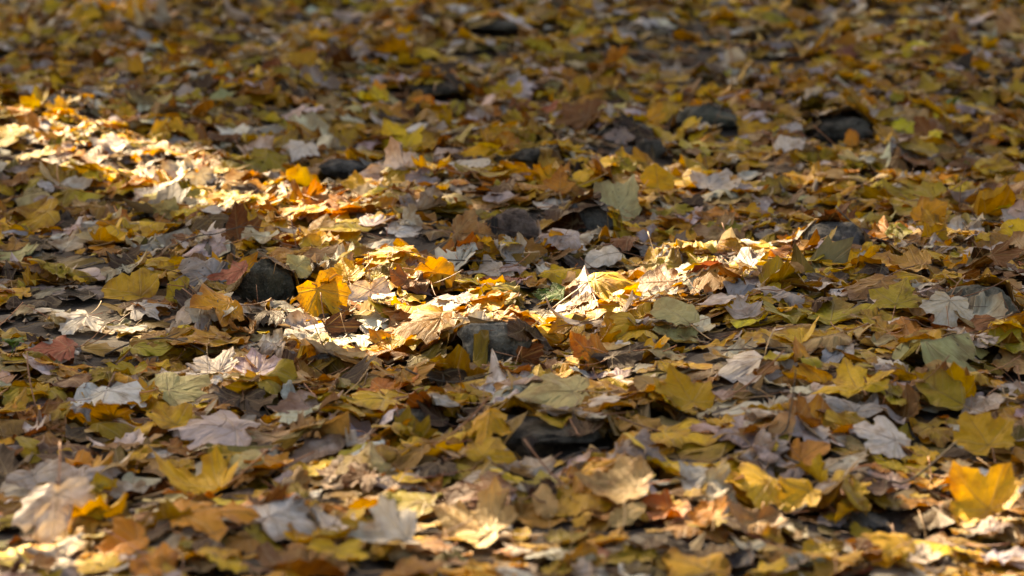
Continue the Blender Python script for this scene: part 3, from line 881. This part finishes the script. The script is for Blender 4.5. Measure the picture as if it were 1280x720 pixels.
# ------------------------------------------------------------------ twigs lying on the litter
TWIGS = [
    (795, 352, 70, 25, 0.005, 'short knobbly dark twig under the chocolate brown oak leaf'),
    (1080, 300, 90, -35, 0.0016, 'thin pale curved twig between beige leaves'),
    (960, 440, 120, 20, 0.0014, 'thin straight twig slanting over ochre leaves'),
    (200, 430, 150, -30, 0.0016, 'long slim tan twig trailing from the large pale grey leaf'),
    (370, 625, 120, 12, 0.003, 'brown twig lying beside the large golden leaf'),
    (1130, 610, 130, 20, 0.0022, 'reddish thin twig below the mustard upright leaf'),
    (720, 560, 90, 35, 0.002, 'thin twig leaning near the long slate slab'),
    (270, 300, 120, -15, 0.0015, 'hair thin twig arching behind the small dark stone'),
    (560, 480, 110, -8, 0.0016, 'slim brown twig under the granite cobble'),
    (1230, 280, 100, -40, 0.0016, 'thin dark twig crossing pale leaves by the mossy stone'),
    (1020, 590, 90, -25, 0.0018, 'thin twig over shaded grey leaves'),
    (860, 110, 80, 15, 0.003, 'dark shaded twig behind the low dark green stone'),
    (980, 540, 80, 60, 0.0015, 'upright bent twig sticking out of the litter'),
    (610, 330, 100, 10, 0.0014, 'fine tan twig crossing lilac leaves'),
]
for (u, v_, wpx, ang, rad, label) in TWIGS:
    x, y = on_top(u, v_)
    ppm = FPX / math.hypot(y, CAMH); ln = wpx / ppm
    t = np.linspace(-0.5, 0.5, 12)
    ca, sa = math.cos(R(ang)), math.sin(R(ang))
    wob = np.cumsum(rng.normal(0, 0.012, 12)) * ln + 0.3 * (t ** 2) * ln * rng.choice([-1, 1])
    px, py = x + t * ln * ca - wob * sa, y + t * ln * sa + wob * ca
    iy, ix = hidx(px, py)
    hz = H[iy, ix]
    lin = np.polyval(np.polyfit(t, hz, 2), t)
    lin += np.percentile(hz - lin, 70) + rad + 0.001 + (np.clip(t, 0, 1) * 0.10 if 'upright' in label or 'arching' in label else 0)
    path = np.stack([px, py, lin], 1)
    b = path[0].copy()
    sv, st_ = tube(path - b, rad, rad * 0.55, 6)
    o = bpy.data.objects.new('twig', None); link(o); o.location = b
    o.empty_display_size = 0.02
    tag(o, label, 'twig', 'twigs lying on the leaves')
    link(bpy.data.objects.new('stem', mesh_np('stem', sv, st_, M_TWIG)), o)
    for k in rng.choice(np.arange(2, 10), 2, replace=False):
        dv = np.array([rng.normal(0, 1), rng.normal(0, 1), 0.4]); dv *= ln * 0.13 / np.linalg.norm(dv)
        sp_ = np.linspace(0, 1, 4)[:, None] * dv + path[k] - b
        sv, st_ = tube(sp_, rad * 0.6, rad * 0.3, 5)
        link(bpy.data.objects.new('side_shoot', mesh_np('side_shoot', sv, st_, M_TWIG)), o)

# ------------------------------------------------------------------ green sprigs
for (u, v_, wpx, label) in [(14, 442, 40, 'small green sprig poking out beside the pinkish red leaf'), (1190, 132, 34, 'tiny green seedling in the shaded litter'),
                            (676, 366, 26, 'little green seedling beside the fresh green maple leaf')]:
    x, y = on_top(u, v_)
    ppm = FPX / math.hypot(y, CAMH); ln = wpx / ppm
    iy, ix = hidx(np.array([x]), np.array([y])); z = float(H[iy, ix][0])
    e = bpy.data.objects.new('seedling', None); link(e); e.location = (x, y, z - 0.01); e.empty_display_size = 0.02
    tag(e, label, 'seedling', 'green seedlings in the litter')
    sv, st_ = tube([(0, 0, 0), (0.002, 0, 0.012), (0.004, 0.002, 0.026)], 0.0012, 0.0008, 5)
    green = srgb(70, 110, 36)
    link(bpy.data.objects.new('stem', mesh_np('stem', sv, st_, M_STALK, True, {'leaf_color': ('FLOAT_COLOR', np.tile([*green, 1], (len(sv), 1)))})), e)
    for k in range(5):
        tmp = KIND['ovate']['hi']
        pp = dict(cup=-0.5, fold=0.25, rip=0.02, rn=3, tip=-0.3, roll=0, rdir=0, wide=0.9)
        W = shape_pts(tmp['P'], tmp['F'], ln * 0.5, pp, k)
        W[:, 1] += 0.38 * ln * 0.5
        W = W @ rot_axis((1, 0, 0), R(rng.uniform(5, 40))).T @ rot_axis((0, 0, 1), k * 1.26 + rng.normal(0, 0.2)).T + [0.003, 0.001, 0.018 + 0.002 * k]
        n = len(W)
        link(bpy.data.objects.new('leaflet', mesh_np('leaflet', W, tmp['T'], M_LEAF, True, {
            'leaf_color': ('FLOAT_COLOR', np.tile([*(green * rng.uniform(0.8, 1.3)), 1], (n, 1))),
            'leaf_pos': ('FLOAT_VECTOR', np.concatenate([tmp['P'], np.full((n, 1), k * 3.0)], 1)), 'leaf_wear': ('FLOAT_VECTOR', np.zeros((n, 3)))})), e)

# ------------------------------------------------------------------ soil crumbs, grit and leaf crumbs in the gaps
NB = 9000
bx, by = rng.uniform(-2.6, 2.6, NB), rng.uniform(4.3, 13.0, NB)
iy, ix = hidx(bx, by)
bz = SOIL[iy, ix] + 0.002
bs = rng.uniform(0.002, 0.008, NB)
octa = np.array([(1, 0, 0), (-1, 0, 0), (0, 1, 0), (0, -1, 0), (0, 0, .7), (0, 0, -.7)])
otri = np.array([(0, 2, 4), (2, 1, 4), (1, 3, 4), (3, 0, 4), (2, 0, 5), (1, 2, 5), (3, 1, 5), (0, 3, 5)])
V = (octa[None] * rng.uniform(0.5, 1.3, (NB, 6, 1))) * bs[:, None, None]
an = rng.uniform(0, 6.28, NB)
V = np.stack([V[..., 0] * np.cos(an)[:, None] - V[..., 1] * np.sin(an)[:, None], V[..., 0] * np.sin(an)[:, None] + V[..., 1] * np.cos(an)[:, None], V[..., 2]], -1)
V += np.stack([bx, by, bz], 1)[:, None, :]
T = (otri[None] + (np.arange(NB) * 6)[:, None, None]).reshape(-1, 3)
cc = np.array([srgb(70, 60, 52), srgb(110, 98, 88), srgb(96, 70, 48), srgb(140, 110, 76)])[rng.integers(0, 4, NB)]
cc = np.repeat(np.concatenate([cc, np.ones((NB, 1))], 1), 6, axis=0)
o = link(bpy.data.objects.new('grit', mesh_np('grit', V.reshape(-1, 3), T, M_STALK, False, {'leaf_color': ('FLOAT_COLOR', cc)})))
tag(o, 'dark grit and leaf crumbs on the bare soil', kind='stuff')

# ------------------------------------------------------------------ unseen trees up the slope whose crowns shade the litter; gaps cut to place the sun flecks
# sun flecks: middle u, v, half width, half height, slant (px per px), strength
FLECKS = [
    (60, 180, 110, 14, 0.12, 0.5), (215, 212, 120, 24, 0.25, 1.0), (375, 262, 105, 26, 0.32, 1.0), (500, 244, 60, 10, 0.1, 0.7),
    (490, 390, 105, 32, -0.05, 1.0), (640, 390, 115, 18, 0.0, 1.0), (790, 380, 60, 14, -0.15, 0.6), (900, 345, 100, 28, -0.12, 0.8),
    (850, 224, 70, 10, -0.1, 0.7), (1040, 193, 80, 10, 0.05, 0.7), (1240, 207, 45, 10, 0.0, 0.5), (710, 243, 26, 10, 0, 0.6),
    (765, 485, 30, 8, 0.0, 0.8), (130, 385, 30, 8, 0, 0.5), (430, 625, 70, 12, 0.0, 0.4), (590, 672, 70, 20, 0.0, 0.8),
    (60, 680, 56, 24, 0.0, 0.8), (250, 628, 50, 14, 0.0, 0.4), (1225, 640, 60, 50, 0.0, 0.95), (985, 648, 50, 10, 0.0, 0.6), (880, 655, 30, 14, 0.0, 0.7),
    (115, 4, 36, 8, 0, 0.7), (1090, 695, 40, 8, 0, 0.4), (940, 482, 12, 6, 0, 0.7), (1010, 368, 26, 6, 0, 0.5),
    (1150, 322, 110, 14, 0, 0.35), (1090, 262, 70, 10, 0, 0.3), (617, 402, 40, 14, 0, 1.0), (285, 458, 24, 10, 0, 0.4), (1185, 390, 20, 10, 0, 0.3),
]
def lit(u, v_):
    s = np.zeros_like(u)
    for cu, cv, ru, rv, sl_, st_ in FLECKS:
        ru, rv = ru + 46, rv + 16
        dv = v_ - cv - sl_ * (u - cu)
        d2 = ((u - cu) / ru) ** 2 + (dv / rv) ** 2
        s = np.maximum(s, (1 - 0.35 * (1 - st_)) * np.clip((1.25 - d2) / 0.35, 0, 1))
    return s

TREES = [(-6.6, 15.2, 6.6, 3.4, 3.3, 2.5, 'tall maple tree with a dense yellow crown'),
         (-2.2, 16.2, 7.2, 3.2, 3.2, 2.6, 'maple tree with an olive yellow crown full of gaps'),
         (-6.2, 20.8, 7.6, 3.6, 3.4, 2.8, 'broad old maple tree behind two slimmer maples'),
         (-1.0, 21.5, 8.2, 3.5, 3.4, 3.0, 'maple tree with an ochre crown standing apart')]
quad = np.array([(0, -0.5, 0), (0.5, 0.05, 0.10), (0.0, 0.6, 0), (-0.5, 0.05, 0.10)])
qtri = np.array([(0, 1, 2), (0, 2, 3)])
for ti, (tx, ty, zc, rx, ry, rz, label) in enumerate(TREES):
    e = bpy.data.objects.new('maple_tree', None); link(e)
    gz = float(base_h(np.array(tx), np.array(ty))) - 0.05
    e.location = (tx, ty, gz)
    tag(e, label, 'tree', 'maple trees shading the forest floor')
    lean = rng.normal(0, 0.05, 2)
    zz = np.linspace(0, zc + 0.6 * rz, 14)
    path = np.stack([lean[0] * zz + 0.08 * np.sin(zz * 0.8), lean[1] * zz + 0.08 * np.cos(zz * 0.7) - 0.08, zz], 1)
    sv, st_ = tube(path, 0.21, 0.05, 12)
    flare = 1 + 0.6 * np.exp(-sv[:, 2] / 0.25)
    sv[:, :2] *= flare[:, None]
    tr = link(bpy.data.objects.new('trunk', mesh_np('trunk', sv, st_, M_BARK)), e)
    for k in range(9):
        z0 = rng.uniform(zc - rz * 0.9, zc + rz * 0.3); a = k * 2.4 + rng.normal(0, 0.2)
        i0_ = np.searchsorted(zz, z0) - 1
        ln = rng.uniform(0.5, 0.85) * rx
        s_ = np.linspace(0, 1, 7)
        bp = path[i0_] + np.stack([np.cos(a) * ln * s_, np.sin(a) * ln * s_, 0.55 * ln * s_ ** 1.3 + 0.05 * np.sin(6 * s_ + k)], 1)
        sv, st_ = tube(bp, 0.06, 0.012, 7)
        link(bpy.data.objects.new('limb', mesh_np('limb', sv, st_, M_BARK)), tr)
    N = 46000
    q = rng.normal(size=(N, 3)); q /= np.linalg.norm(q, axis=1)[:, None]
    q *= (rng.random(N) ** (1 / 2.4))[:, None]
    c = q * [rx, ry, rz] + [tx, ty, zc]
    # clumps and natural gaps
    nz = np.array([mnoise.noise(Vector(p_ * 1.1)) for p_ in c])
    keep = nz > -0.30
    g0 = c[:, :2] - S[:2] * (c[:, 2] / S[2])[:, None]
    g0 = np.concatenate([g0, np.full((N, 1), 0.03)], 1)
    u, v_, dep = project(g0)
    inside = (dep > 1) & (u > -500) & (u < 1780) & (v_ > -150) & (v_ < 900)
    keep = np.where(inside, True, keep)
    lm = np.where(inside, lit(u, v_), 0)
    keep &= ~(rng.random(N) < lm * 1.03)  # crown leaves cut away where they would shade a fleck, shaping the light
    c = c[keep]; N = len(c)
    sz = rng.uniform(0.09, 0.14, N)
    th, phi, ps = rng.uniform(0, 6.28, N), rng.normal(0, 0.6, N), rng.normal(0, 0.6, N)
    Q = quad[None] * sz[:, None, None]
    x, y, z = Q[..., 0], Q[..., 1], Q[..., 2]
    y, z = y * np.cos(phi)[:, None] - z * np.sin(phi)[:, None], y * np.sin(phi)[:, None] + z * np.cos(phi)[:, None]
    x, z = x * np.cos(ps)[:, None] - z * np.sin(ps)[:, None], x * np.sin(ps)[:, None] + z * np.cos(ps)[:, None]
    x, y = x * np.cos(th)[:, None] - y * np.sin(th)[:, None], x * np.sin(th)[:, None] + y * np.cos(th)[:, None]
    V = np.stack([x, y, z], -1) + (c - [tx, ty, gz])[:, None, :]
    T = (qtri[None] + (np.arange(N) * 4)[:, None, None]).reshape(-1, 3)
    pal = np.array([srgb(*PALETTE[k][0]) for k in ('mustard yellow', 'olive yellow', 'ochre brown', 'golden yellow', 'leaf green')])
    cc = pal[rng.choice(5, N, p=[0.3, 0.3, 0.15, 0.15, 0.10])] * rng.uniform(0.6, 1.1, (N, 1))
    cc = np.repeat(np.concatenate([cc, np.ones((N, 1))], 1), 4, axis=0)
    lp = np.tile(quad * [1, 1, 0] + [0, 0.4, 0], (N, 1, 1)) + np.stack([np.zeros(N), np.zeros(N), rng.uniform(0, 50, N)], 1)[:, None, :]
    link(bpy.data.objects.new('crown', mesh_np('crown', V.reshape(-1, 3), T, M_LEAF, True, {
        'leaf_color': ('FLOAT_COLOR', cc), 'leaf_pos': ('FLOAT_VECTOR', lp.reshape(-1, 3)), 'leaf_wear': ('FLOAT_VECTOR', np.tile([0.3, 0.2, 0], (N * 4, 1)))})), e)
print('leaves', len(leaves), 'single', len(single), 'labels', len(used), 'tris', sum(len(t_) for t_ in STUFF['T']))
